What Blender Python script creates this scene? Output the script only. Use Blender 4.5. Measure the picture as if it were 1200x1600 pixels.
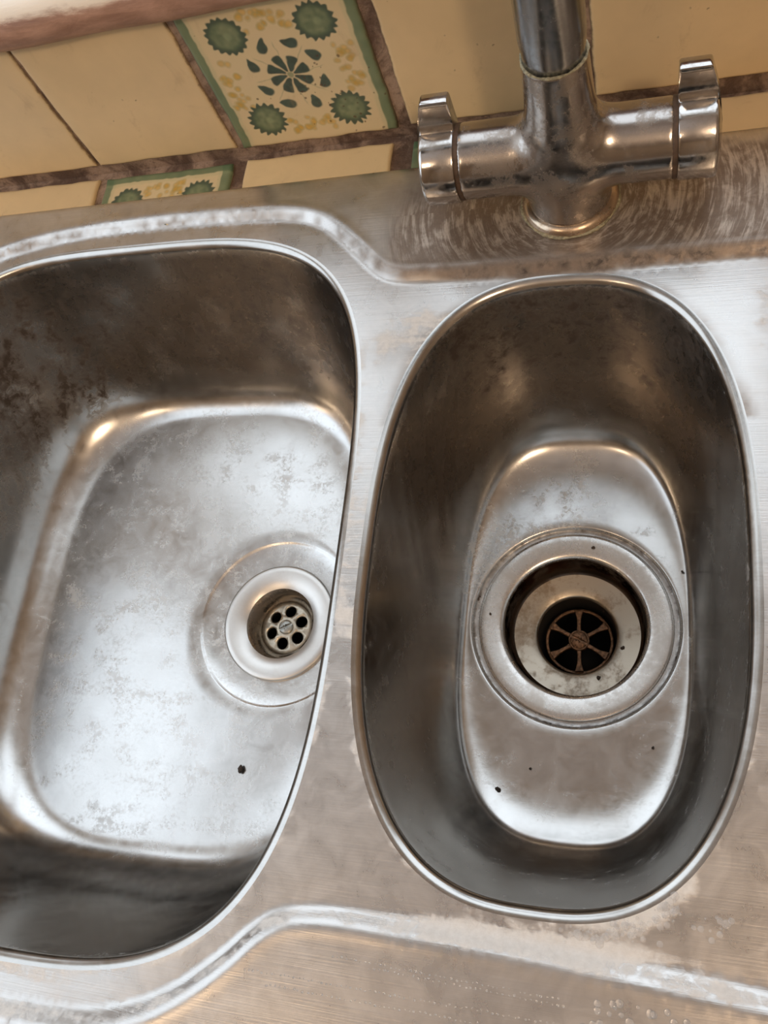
import bpy, bmesh, math, random
import numpy as np
from mathutils import Vector, Matrix
from mathutils.geometry import delaunay_2d_cdt

for o in list(bpy.data.objects): bpy.data.objects.remove(o)
sc = bpy.context.scene
COL = sc.collection
MM = 0.001
PI = math.pi
random.seed(7); RNG = np.random.default_rng(7)

# ------------------------------------------------------------------ camera
cam_d = bpy.data.cameras.new('camera'); cam = bpy.data.objects.new('camera', cam_d); COL.objects.link(cam)
def _rot(a, b, c):
    return Matrix.Rotation(a, 4, 'X') @ Matrix.Rotation(b, 4, 'Y') @ Matrix.Rotation(c, 4, 'Z')
CAM_LOC = Vector((38.943, -120.975, 347.291)) * MM
cam.matrix_world = Matrix.Translation(CAM_LOC) @ _rot(0.374, 0.298, 0.006)
cam_d.sensor_fit = 'VERTICAL'; cam_d.sensor_height = 36; cam_d.lens = 36 * 1338.7 / 1600
cam_d.clip_start = 0.01; cam_d.clip_end = 50
sc.camera = cam

# ------------------------------------------------------------------ world, lights, exposure
w = bpy.data.worlds.new('world'); sc.world = w; w.use_nodes = True
w.node_tree.nodes['Background'].inputs[0].default_value = (0.80, 0.88, 1.0, 1)
w.node_tree.nodes['Background'].inputs[1].default_value = 1.0
def area(name, loc, sx, sy, energy, col, rot):
    l = bpy.data.lights.new(name, 'AREA'); l.shape = 'RECTANGLE'; l.size = sx; l.size_y = sy
    l.energy = energy; l.color = col
    o = bpy.data.objects.new(name, l); COL.objects.link(o); o.location = loc; o.rotation_euler = rot
    return o
# daylight entering through the window over the sill
WIN = (-0.70, 0.35, 0.135, 1.05)     # x0 x1 z0 z1 of the opening
area('window_daylight', ((WIN[0]+WIN[1])/2, 0.40, (WIN[2]+WIN[3])/2), WIN[1]-WIN[0], WIN[3]-WIN[2], 3.5, (0.88, 0.95, 1.0), (-PI/2, 0, 0))
# unseen left-hand window, added to brighten the large bowl's floor
ADDED_WIN = (-0.60, 0.32, 0.15, 1.40)     # y0 y1 z0 z1
area('added_side_daylight', (-0.95, (ADDED_WIN[0]+ADDED_WIN[1])/2, (ADDED_WIN[2]+ADDED_WIN[3])/2), ADDED_WIN[3]-ADDED_WIN[2], ADDED_WIN[1]-ADDED_WIN[0], 3.7, (0.86, 0.94, 1.0), (0, -PI/2, 0))
# warm ceiling lamps in the room behind the photographer
for (loc, en, rad) in (((0.58, -0.92, 1.28), 23, 0.07), ((-0.66, -0.92, 1.25), 5.5, 0.14)):
    lp = bpy.data.lights.new('ceiling_lamp_light', 'POINT'); lp.energy = en; lp.color = (1.0, 0.76, 0.52); lp.shadow_soft_size = rad
    lo = bpy.data.objects.new('ceiling_lamp_light', lp); COL.objects.link(lo); lo.location = loc
sc.view_settings.view_transform = 'Standard'; sc.view_settings.look = 'None'
sc.view_settings.gamma = 1; sc.view_settings.use_curve_mapping = False
sc.view_settings.exposure = -0.06

# ------------------------------------------------------------------ helpers
def tag(o, label=None, cat=None, group=None, kind=None):
    if label: o['label'] = label
    if cat: o['category'] = cat
    if group: o['group'] = group
    if kind: o['kind'] = kind
    return o
def mesh_obj(name, verts, faces, mat, parent=None, smooth=True):
    me = bpy.data.meshes.new(name)
    me.from_pydata([tuple(v) for v in verts], [], [tuple(f) for f in faces]); me.validate(); me.update()
    if smooth: me.polygons.foreach_set('use_smooth', [True]*len(me.polygons))
    if mat: me.materials.append(mat)
    o = bpy.data.objects.new(name, me); COL.objects.link(o)
    if parent: o.parent = parent
    return o
def bm_obj(name, bm, mat, parent=None, smooth=True):
    me = bpy.data.meshes.new(name); bm.to_mesh(me); bm.free()
    if smooth: me.polygons.foreach_set('use_smooth', [True]*len(me.polygons))
    me.materials.append(mat)
    o = bpy.data.objects.new(name, me); COL.objects.link(o)
    if parent: o.parent = parent
    return o
def empty(name, loc=(0, 0, 0)):
    o = bpy.data.objects.new(name, None); o.empty_display_size = 0.02; COL.objects.link(o); o.location = loc; return o
def box_obj(name, x0, x1, y0, y1, z0, z1, mat, parent=None, bevel=0.0, seg=2):
    bm = bmesh.new(); bmesh.ops.create_cube(bm, size=1)
    for v in bm.verts:
        v.co = ((x0+x1)/2+v.co.x*(x1-x0), (y0+y1)/2+v.co.y*(y1-y0), (z0+z1)/2+v.co.z*(z1-z0))
    if bevel: bmesh.ops.bevel(bm, geom=bm.edges[:], offset=bevel, segments=seg, affect='EDGES')
    o = bm_obj(name, bm, mat, parent, smooth=bool(bevel))
    if bevel:
        md = o.modifiers.new('wn', 'WEIGHTED_NORMAL'); md.keep_sharp = True
    return o
def rings_mesh(rings, close_start=False, close_end=False):
    """list of equally long closed rings -> verts, faces"""
    n = len(rings[0]); V = [p for r in rings for p in r]; F = []
    for k in range(len(rings)-1):
        a, b = k*n, (k+1)*n
        for i in range(n):
            j = (i+1) % n; F.append((a+i, a+j, b+j, b+i))
    if close_start: F.append(tuple(range(n-1, -1, -1)))
    if close_end: F.append(tuple(range((len(rings)-1)*n, len(rings)*n)))
    return V, F
def lathe(name, prof, mat, parent=None, n=96, origin=(0, 0, 0), close_end=False, close_start=False):
    """prof: (r,z) in mm"""
    ox, oy, oz = origin
    rings = [[(ox+r*MM*math.cos(2*PI*i/n), oy+r*MM*math.sin(2*PI*i/n), oz+z*MM) for i in range(n)] for r, z in prof]
    V, F = rings_mesh(rings, close_start, close_end)
    return mesh_obj(name, V, F, mat, parent)
def autosmooth(o, deg=35):
    me = o.data
    bm = bmesh.new(); bm.from_mesh(me)
    for e in bm.edges:
        if len(e.link_faces) == 2 and e.calc_face_angle(0) > math.radians(deg): e.smooth = False
    bm.to_mesh(me); bm.free()
    return o
def tube(name, path, radii, mat, parent=None, n=40, caps=True):
    rings = []; prev = None
    for i, p in enumerate(path):
        p = Vector(p)
        t = (Vector(path[min(i+1, len(path)-1)]) - Vector(path[max(i-1, 0)])).normalized()
        u = (prev - t*prev.dot(t)).normalized() if prev else t.orthogonal().normalized()
        prev = u; v = t.cross(u); r = radii[i] if hasattr(radii, '__len__') else radii
        rings.append([tuple(p+(u*math.cos(2*PI*k/n)+v*math.sin(2*PI*k/n))*r) for k in range(n)])
    V, F = rings_mesh(rings, caps, caps)
    return mesh_obj(name, V, F, mat, parent)

# ------------------------------------------------------------------ materials
class NT:
    def __init__(s, name):
        s.m = bpy.data.materials.new(name); s.m.use_nodes = True
        s.t = s.m.node_tree; s.b = s.t.nodes['Principled BSDF']
    def n(s, typ, **kw):
        nd = s.t.nodes.new(typ)
        for k, v in kw.items(): setattr(nd, k, v)
        return nd
    def link(s, a, b): s.t.links.new(a, b)
    def put(s, sock, v):
        if isinstance(v, bpy.types.NodeSocket): s.link(v, sock)
        elif v is not None: sock.default_value = v
    def coord(s, scale=(1, 1, 1), loc=(0, 0, 0), rot=(0, 0, 0), which='Object'):
        c = s.n('ShaderNodeTexCoord'); m = s.n('ShaderNodeMapping')
        m.inputs['Scale'].default_value = scale; m.inputs['Location'].default_value = loc; m.inputs['Rotation'].default_value = rot
        s.link(c.outputs[which], m.inputs['Vector']); return m.outputs[0]
    def noise(s, scale, detail=4, rough=0.55, dist=0, vec=None):
        nd = s.n('ShaderNodeTexNoise'); nd.inputs['Scale'].default_value = scale; nd.inputs['Detail'].default_value = detail
        nd.inputs['Roughness'].default_value = rough; nd.inputs['Distortion'].default_value = dist
        s.link(vec if vec is not None else s.coord(), nd.inputs['Vector']); return nd.outputs['Fac']
    def math(s, op, a, b=None, c=None, clamp=False):
        nd = s.n('ShaderNodeMath', operation=op); nd.use_clamp = clamp
        s.put(nd.inputs[0], a); s.put(nd.inputs[1], b)
        if c is not None: s.put(nd.inputs[2], c)
        return nd.outputs[0]
    def ramp(s, v, a, b, lo=0.0, hi=1.0):
        nd = s.n('ShaderNodeMapRange'); nd.interpolation_type = 'SMOOTHSTEP'
        s.put(nd.inputs[0], v); nd.inputs[1].default_value = a; nd.inputs[2].default_value = b
        nd.inputs[3].default_value = lo; nd.inputs[4].default_value = hi; return nd.outputs[0]
    def mix(s, f, a, b):
        nd = s.n('ShaderNodeMix', data_type='RGBA'); s.put(nd.inputs[0], f)
        for sock, v in ((nd.inputs[6], a), (nd.inputs[7], b)):
            if isinstance(v, tuple): v = (*v, 1) if len(v) == 3 else v
            s.put(sock, v)
        return nd.outputs[2]
    def mixf(s, f, a, b):
        nd = s.n('ShaderNodeMix', data_type='FLOAT'); s.put(nd.inputs[0], f); s.put(nd.inputs[2], a); s.put(nd.inputs[3], b)
        return nd.outputs[0]
    def attr(s, name):
        return s.n('ShaderNodeAttribute', attribute_name=name)
    def sep(s, col):
        nd = s.n('ShaderNodeSeparateColor'); s.link(col, nd.inputs[0]); return nd.outputs
    def bump(s, h, strength, dist=0.001, normal=None):
        nd = s.n('ShaderNodeBump'); nd.inputs['Strength'].default_value = strength; nd.inputs['Distance'].default_value = dist
        s.link(h, nd.inputs['Height'])
        if normal is not None: s.link(normal, nd.inputs['Normal'])
        return nd.outputs[0]
    def out(s, color=None, rough=None, metal=None, normal=None, **kw):
        for k, v in (('Base Color', color), ('Roughness', rough), ('Metallic', metal), ('Normal', normal)):
            if isinstance(v, tuple) and len(v) == 3: v = (*v, 1)
            s.put(s.b.inputs[k], v)
        for k, v in kw.items(): s.put(s.b.inputs[k.replace('_', ' ')], v)
        return s.m

def plain(name, col, rough=0.6, metal=0.0, var=0.12, scale=40, bump=0.0):
    m = NT(name); f = m.noise(scale, 5)
    c = m.mix(m.ramp(f, 0.3, 0.7), tuple(x*(1-var) for x in col), tuple(min(1, x*(1+var)) for x in col))
    return m.out(c, m.mixf(f, rough*0.85, min(1, rough*1.15)), metal, m.bump(f, bump, 0.002) if bump else None)

def steel(name, brush_rot=0.0, rough=0.30, base=(0.60, 0.585, 0.56), brush=0.05, deck=False):
    """worn stainless steel; 'stain' attribute: R brown water film and painted shade of the bowl walls, G white scale and dried suds, B dark grime, A scrubbing arcs"""
    m = NT(name)
    at = m.attr('stain'); R, G, B = m.sep(at.outputs['Color'])[:3]; A = at.outputs['Alpha']
    co = m.coord()
    n_big = m.noise(14, 4, 0.6, 0.6, co)
    n_mid = m.noise(70, 6, 0.65, 0.8, co)
    n_fine = m.noise(420, 5, 0.7, 0.3, co)
    stre = m.noise(1.0, 3, 0.6, 0.0, m.coord((25, 1500, 300), rot=(0, 0, brush_rot)))
    stre2 = m.noise(1.0, 4, 0.6, 0.5, m.coord((14, 130, 60), rot=(0, 0, brush_rot+0.5)))
    # brown film; in the bowls it also carries painted wall shade
    bsum = m.math('ADD', R, m.math('MULTIPLY', m.math('SUBTRACT', n_mid, 0.5), m.math('MULTIPLY', R, 1.0)))
    bsum = m.math('ADD', bsum, m.math('MULTIPLY', m.math('SUBTRACT', n_big, 0.5), m.math('MULTIPLY', R, 0.8)))
    bm_ = m.ramp(bsum, 0.05, 0.85)
    # white scale
    wsum = m.math('ADD', G, m.math('MULTIPLY', m.math('SUBTRACT', m.math('ADD', m.math('MULTIPLY', n_mid, 0.5), m.math('MULTIPLY', stre2, 0.5)), 0.5), m.math('MULTIPLY', G, 5.0 if deck else 2.4)))
    wsum = m.math('ADD', wsum, m.math('MULTIPLY', m.math('SUBTRACT', n_fine, 0.5), m.math('MULTIPLY', G, 1.2 if deck else 3.0)))
    wm = m.ramp(wsum, 0.28 if deck else 0.2, 0.75 if deck else 0.95)
    # dark grime in spots
    spots = m.noise(150, 4, 0.7, 0.4, co)
    dsum = m.math('MULTIPLY', B, m.ramp(spots, 0.42, 0.62))
    dm = m.math('MULTIPLY', m.math('ADD', dsum, m.math('MULTIPLY', B, m.ramp(n_mid, 0.45, 0.7))), 0.8, clamp=True)
    # scrubbing arcs
    sx = m.n('ShaderNodeSeparateXYZ'); m.link(m.coord(loc=(-0.0015, -0.183, 0)), sx.inputs[0])
    rad = m.math('SQRT', m.math('ADD', m.math('POWER', sx.outputs[0], 2.0), m.math('POWER', sx.outputs[1], 2.0)))
    ang = m.math('ARCTAN2', sx.outputs[1], sx.outputs[0])
    cb = m.n('ShaderNodeCombineXYZ'); m.link(m.math('MULTIPLY', rad, 420), cb.inputs[0]); m.link(m.math('MULTIPLY', ang, 3.0), cb.inputs[1])
    arc = m.math('ADD', m.math('MULTIPLY', m.noise(1.0, 4, 0.7, 0.6, cb.outputs[0]), 0.6), m.math('MULTIPLY', n_mid, 0.4))
    am = m.math('MULTIPLY', A, m.ramp(arc, 0.45, 0.62)) if deck else 0.0
    c0 = m.mix(m.ramp(n_mid, 0.3, 0.7), tuple(x*0.90 for x in base), tuple(min(1, x*1.07) for x in base))
    c0 = m.mix(m.math('MULTIPLY', m.ramp(stre, 0.35, 0.65), 0.25), c0, tuple(x*0.86 for x in base))
    c1 = m.mix(m.math('MULTIPLY', bm_, 0.85), c0, m.mix(n_fine, *(((0.13, 0.09, 0.06), (0.27, 0.20, 0.15)) if deck else ((0.105, 0.082, 0.064), (0.19, 0.155, 0.125)))))
    c1 = m.mix(m.math('MULTIPLY', am, 0.75), c1, (0.78, 0.72, 0.65)) if deck else m.mix(m.math('MULTIPLY', A, m.ramp(n_mid, 0.2, 0.7, 0.5, 1.0)), c1, (0.70, 0.70, 0.69))
    c2 = m.mix(dm, c1, m.mix(n_fine, (0.035, 0.028, 0.024), (0.10, 0.075, 0.06)))
    c3 = m.mix(m.math('MULTIPLY', wm, 0.85), c2, m.mix(n_fine, (0.56, 0.53, 0.49), (0.88, 0.87, 0.84)))
    metal = m.mixf(wm, m.mixf(dm, m.mixf(m.math('MULTIPLY', bm_, 0.6), 1.0, 0.45 if deck else 0.8), 0.15), 0.12)
    r0 = m.math('ADD', rough, m.math('MULTIPLY', m.math('SUBTRACT', n_mid, 0.5), 0.22))
    r0 = m.math('ADD', r0, m.math('MULTIPLY', m.math('SUBTRACT', n_big, 0.5), 0.12))
    r0 = r0 if deck else m.math('ADD', r0, m.math('MULTIPLY', A, 0.04))
    r1 = m.mixf(bm_, r0, 0.40 if deck else 0.27); r1 = m.mixf(dm, r1, 0.5); r1 = m.mixf(wm, r1, 0.5)
    h = m.math('ADD', m.math('MULTIPLY', stre, brush), m.math('MULTIPLY', n_fine, 0.10))
    h = m.math('ADD', h, m.math('MULTIPLY', wm, 0.5)); h = m.math('ADD', h, m.math('MULTIPLY', dm, 0.25))
    nb = m.bump(h, 0.30, 0.0004)
    nb = m.bump(m.noise(24, 2, 0.4, 0, co), 0.10, 0.004, nb)
    if deck:                                                   # brushed along the length of the sink
        tg = m.n('ShaderNodeTangent', direction_type='UV_MAP'); tg.uv_map = 'UVMap'; m.link(tg.outputs[0], m.b.inputs['Tangent'])
        m.b.inputs['Anisotropic'].default_value = 0.55; m.b.inputs['Anisotropic Rotation'].default_value = 0.25
    return m.out(c3, r1, metal, nb) if deck else m.out(c3, r1, metal, nb, Specular_Tint=(0.36, 0.34, 0.32, 1))

M = {}
M['deck'] = steel('brushed_steel_deck', 0.0, 0.30, (0.62, 0.60, 0.575), 0.5, True)
M['bowl'] = steel('steel_bowl', 0.0, 0.21, (0.52, 0.505, 0.48), 0.06)
def chrome(name, rough, base, dirt, tint=1.0):
    m = NT(name); co = m.coord(); a = m.noise(60, 5, 0.65, 0.3, co); b = m.noise(500, 4, 0.7, 0, co)
    f = m.math('MULTIPLY', m.ramp(m.math('ADD', m.math('MULTIPLY', a, 0.7), m.math('MULTIPLY', b, 0.3)), 0.46, 0.62), dirt)
    return m.out(m.mix(f, base, tuple(b_*0.5*k_ for b_, k_ in zip(base, (1.15, 1.0, 0.85)))), m.mixf(f, rough, 0.45), m.mixf(f, 1.0, 0.45), m.bump(b, 0.08, 0.0004), Specular_Tint=(tint, tint, tint, 1))
M['tap'] = chrome('worn_chrome', 0.19, (0.44, 0.41, 0.385), 0.6)
M['tap_handle'] = chrome('polished_chrome', 0.12, (0.55, 0.53, 0.51), 0.35)
M['spout'] = chrome('dull_chrome_pipe', 0.2, (0.30, 0.31, 0.32), 0.3)
M['groove'] = plain('brown_grime', (0.085, 0.05, 0.03), 0.6, 0, 0.3, 300)
M['ring'] = chrome('stained_brass_ring', 0.25, (0.62, 0.50, 0.38), 0.6)
M['crust'] = plain('green_limescale', (0.33, 0.30, 0.20), 0.7, 0, 0.4, 600, 0.6)
M['waste'] = chrome('waste_steel', 0.27, (0.66, 0.64, 0.61), 0.35)
M['waste_bright'] = chrome('waste_bright_steel', 0.36, (0.72, 0.705, 0.675), 0.12)
M['throat'] = chrome('painted_shade_throat', 0.25, (0.30, 0.255, 0.21), 0.5)  # funnel of the flange, its recess shade painted as darker metal
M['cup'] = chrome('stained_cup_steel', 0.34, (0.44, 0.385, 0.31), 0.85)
M['cup_wall'] = chrome('painted_shade_cup_wall', 0.30, (0.10, 0.075, 0.06), 0.9, 0.15)  # brownish steel with the shade of the recess put into its colour
M['rust'] = plain('rusty_brown_metal', (0.20, 0.11, 0.06), 0.45, 0.6, 0.5, 500, 0.4)
M['strainer'] = plain('dull_nickel', (0.52, 0.47, 0.38), 0.38, 0.85, 0.2, 300, 0.1)
M['screw'] = plain('screw_steel', (0.36, 0.36, 0.33), 0.35, 0.9, 0.2, 400, 0.1)
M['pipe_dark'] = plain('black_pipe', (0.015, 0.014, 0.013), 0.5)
M['crumb'] = plain('dark_crumb', (0.05, 0.035, 0.025), 0.8, 0, 0.5, 900, 0.4)
def glaze(name, base, painted=False):
    m = NT(name); co = m.coord(); a = m.noise(18, 4, 0.6, 0.2, co); b = m.noise(160, 5, 0.7, 0.2, co)
    inf = m.n('ShaderNodeObjectInfo')
    if painted: c = m.attr('paint').outputs['Color']
    else:
        c = m.mix(m.ramp(a, 0.3, 0.7), tuple(x*0.93 for x in base), tuple(min(1, x*1.05) for x in base))
        c = m.mix(m.math('MULTIPLY', inf.outputs['Random'], 0.18), c, (0.70, 0.58, 0.40))
    pits = m.n('ShaderNodeTexVoronoi'); pits.inputs['Scale'].default_value = 95; m.link(co, pits.inputs['Vector'])
    pm = m.math('MULTIPLY', m.ramp(pits.outputs['Distance'], 0.05, 0.10, 1, 0), m.ramp(b, 0.52, 0.60))
    c = m.mix(m.math('MULTIPLY', pm, 0.8), c, (0.16, 0.09, 0.05))
    gr = m.noise(45, 6, 0.7, 0.5, co)
    c = m.mix(m.math('MULTIPLY', m.ramp(gr, 0.56, 0.78), 0.35), c, (0.42, 0.28, 0.15))
    # dirt hugging the tile edges
    e = m.attr('edge').outputs['Fac']
    em = m.ramp(m.math('ADD', e, m.math('MULTIPLY', m.math('SUBTRACT', b, 0.5), 0.9)), 0.55, 0.95)
    c = m.mix(m.math('MULTIPLY', em, 0.8), c, (0.14, 0.08, 0.05))
    return m.out(c, m.mixf(a, 0.26, 0.42), 0.0, m.bump(m.noise(30, 3, 0.5, 0, co), 0.12, 0.002), Specular_IOR_Level=0.4)
M['tile'] = glaze('cream_glaze', (0.76, 0.585, 0.335))
M['tile_paint'] = glaze('painted_glaze', (0.74, 0.60, 0.36), True)
def grout():
    m = NT('stained_grout'); co = m.coord(); a = m.noise(40, 6, 0.7, 0.6, co); b = m.noise(350, 5, 0.7, 0, co)
    c = m.mix(m.ramp(a, 0.38, 0.62), (0.13, 0.08, 0.055), (0.42, 0.30, 0.22))
    c = m.mix(m.math('MULTIPLY', m.ramp(b, 0.5, 0.7), 0.5), c, (0.05, 0.03, 0.022))
    return m.out(c, 0.8, 0, m.bump(b, 0.6, 0.0015))
M['grout'] = grout()
def sillmat():
    m = NT('worn_sill_paint'); co = m.coord((3, 1, 1)); a = m.noise(22, 6, 0.65, 0.5, co); b = m.noise(120, 5, 0.7, 0.3, m.coord((0.25, 1, 1)))
    sp = m.n('ShaderNodeSeparateXYZ'); m.link(m.coord(), sp.inputs[0])
    # cream paint survives on the upper face; bare pinkish wood on the rounded nose
    h = m.math('ADD', m.math('MULTIPLY', m.math('SUBTRACT', sp.outputs[2], 0.1085), 120), m.math('MULTIPLY', m.math('SUBTRACT', b, 0.5), 1.3))
    t = m.ramp(h, -0.2, 0.3)
    wood = m.mix(m.ramp(b, 0.3, 0.7), (0.30, 0.165, 0.11), (0.52, 0.31, 0.22))
    return m.out(m.mix(t, wood, (0.80, 0.70, 0.57)), m.mixf(a, 0.35, 0.6), 0, m.bump(b, 0.35, 0.0015))
M['sill'] = sillmat()
M['wall'] = plain('cream_wall_paint', (0.40, 0.33, 0.26), 0.8)
M['ceil'] = plain('pinkish_ceiling_paint', (0.64, 0.58, 0.545), 0.9)
M['floor'] = plain('brown_floor', (0.30, 0.22, 0.16), 0.6)
M['frame'] = plain('white_window_paint', (0.80, 0.79, 0.76), 0.45)

# ------------------------------------------------------------------ room shell
YW = 241.5; YG = 243.2       # tile face and grout face of the back wall (mm)
RX0, RX1, RY0, RZ0, RZ1 = -0.83, 1.7, -2.3, -0.92, 1.45
T = 0.12
def struct(o): return tag(o, kind='structure')
struct(box_obj('floor', RX0-T, RX1+T, RY0-T, 0.55, RZ0-0.05, RZ0, M['floor']))
struct(box_obj('ceiling', RX0-T, RX1+T, RY0-T, 0.55, RZ1, RZ1+0.05, M['ceil']))
def wall_left():
    bm = bmesh.new()
    for (y0, y1, z0, z1) in ((RY0, ADDED_WIN[0], RZ0, RZ1), (ADDED_WIN[1], 0.43, RZ0, RZ1), (ADDED_WIN[0], ADDED_WIN[1], RZ0, ADDED_WIN[2]), (ADDED_WIN[0], ADDED_WIN[1], ADDED_WIN[3], RZ1)):
        g = bmesh.ops.create_cube(bm, size=1)
        for v in g['verts']:
            v.co = (RX0-T/2+v.co.x*T, (y0+y1)/2+v.co.y*(y1-y0), (z0+z1)/2+v.co.z*(z1-z0))
    return bm_obj('wall_left', bm, M['wall'], None, False)
struct(wall_left())
struct(box_obj('wall_right', RX1, RX1+T, RY0, 0.43, RZ0, RZ1, M['wall']))
struct(box_obj('wall_front', RX0, RX1, RY0-T, RY0, RZ0, RZ1, M['wall']))
wall_back = struct(box_obj('wall_back', RX0, RX1, YG*MM, 0.43, RZ0, 0.089, M['grout']))
def wall_upper():
    bm = bmesh.new()
    for (x0, x1, z0, z1) in ((RX0, WIN[0], 0.089, RZ1), (WIN[1], RX1, 0.089, RZ1), (WIN[0], WIN[1], WIN[3], RZ1), (WIN[0], WIN[1], 0.089, 0.0895)):
        g = bmesh.ops.create_cube(bm, size=1)
        for v in g['verts']:
            v.co = ((x0+x1)/2+v.co.x*(x1-x0), (0.2435+0.43)/2+v.co.y*(0.43-0.2435), (z0+z1)/2+v.co.z*(z1-z0))
    return bm_obj('wall_upper_back', bm, M['wall'], None, False)
struct(wall_upper())
win = struct(empty('window_1', ((WIN[0]+WIN[1])/2, 0.36, WIN[2])))
def bar(x0, x1, z0, z1):
    o = box_obj('window_bar', x0, x1, 0.345, 0.385, z0, z1, M['frame'], None, 0.004); o.parent = win
    o.matrix_parent_inverse = Matrix.Translation(-Vector(win.location)); return o
bar(WIN[0], WIN[0]+0.05, WIN[2], WIN[3]); bar(WIN[1]-0.05, WIN[1], WIN[2], WIN[3])
bar(WIN[0]+0.05, WIN[1]-0.05, WIN[3]-0.05, WIN[3]); bar(WIN[0]+0.05, WIN[1]-0.05, WIN[2], WIN[2]+0.035)
bar(-0.22, -0.18, WIN[2]+0.035, WIN[3]-0.05)
added_win = struct(empty('added_window', (RX0-0.06, (ADDED_WIN[0]+ADDED_WIN[1])/2, ADDED_WIN[2])))  # frame of the added, unseen side window
for (y0, y1, z0, z1) in ((ADDED_WIN[0], ADDED_WIN[0]+.04, ADDED_WIN[2], ADDED_WIN[3]), (ADDED_WIN[1]-.04, ADDED_WIN[1], ADDED_WIN[2], ADDED_WIN[3]), (ADDED_WIN[0]+.04, ADDED_WIN[1]-.04, ADDED_WIN[2], ADDED_WIN[2]+.04), (ADDED_WIN[0]+.04, ADDED_WIN[1]-.04, ADDED_WIN[3]-.04, ADDED_WIN[3])):
    o = box_obj('window_bar', RX0-0.09, RX0-0.04, y0, y1, z0, z1, M['frame'], None, 0.004); o.parent = added_win
    o.matrix_parent_inverse = Matrix.Translation(-Vector(added_win.location))

# window sill with a rounded nose
def sill():
    y0, zc, r = 231.0, 102.0, 12.0
    prof = [(380, 90), (248, 90)]
    for k in range(0, 25):
        a = -PI/2 - PI*k/24
        prof.append((y0+r*0.9+r*0.9*math.cos(a), zc+r*math.sin(a)))
    prof += [(300, 114.5), (380, 115.5)]
    xs = np.linspace(RX0+0.01, RX1-0.01, 240)
    rings = []
    for x in xs:
        wv = 0.5*math.sin(x*31)+0.35*math.sin(x*83+1)
        rings.append([(x, (y+(wv if y < 250 else 0))*MM, (z+(0.4*math.sin(x*57+2) if y < 250 else 0))*MM) for y, z in prof])
    V, F = rings_mesh(rings, True, True)
    return mesh_obj('trim_1', V, F, M['sill'])
struct(sill())

# ------------------------------------------------------------------ tiles
def sstep(a, b, x):
    t = np.clip((x-a)/(b-a), 0, 1); return t*t*(3-2*t)
def vnoise(x, y, seed):
    """cheap smooth value noise on a grid"""
    r = np.random.default_rng(seed); g = r.random((64, 64))
    xi = np.floor(x).astype(int); yi = np.floor(y).astype(int); fx = x-xi; fy = y-yi
    fx = fx*fx*(3-2*fx); fy = fy*fy*(3-2*fy)
    a = g[xi % 64, yi % 64]; b = g[(xi+1) % 64, yi % 64]; c = g[xi % 64, (yi+1) % 64]; d = g[(xi+1) % 64, (yi+1) % 64]
    return (a*(1-fx)+b*fx)*(1-fy)+(c*(1-fx)+d*fx)*fy
CREAM = np.array((0.72, 0.585, 0.36)); GREEN = np.array((0.075, 0.135, 0.075)); GREEND = np.array((0.028, 0.062, 0.052))
GREENL = np.array((0.22, 0.27, 0.155)); OCHRE = np.array((0.62, 0.37, 0.06)); BROWN = np.array((0.10, 0.05, 0.025))
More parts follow.
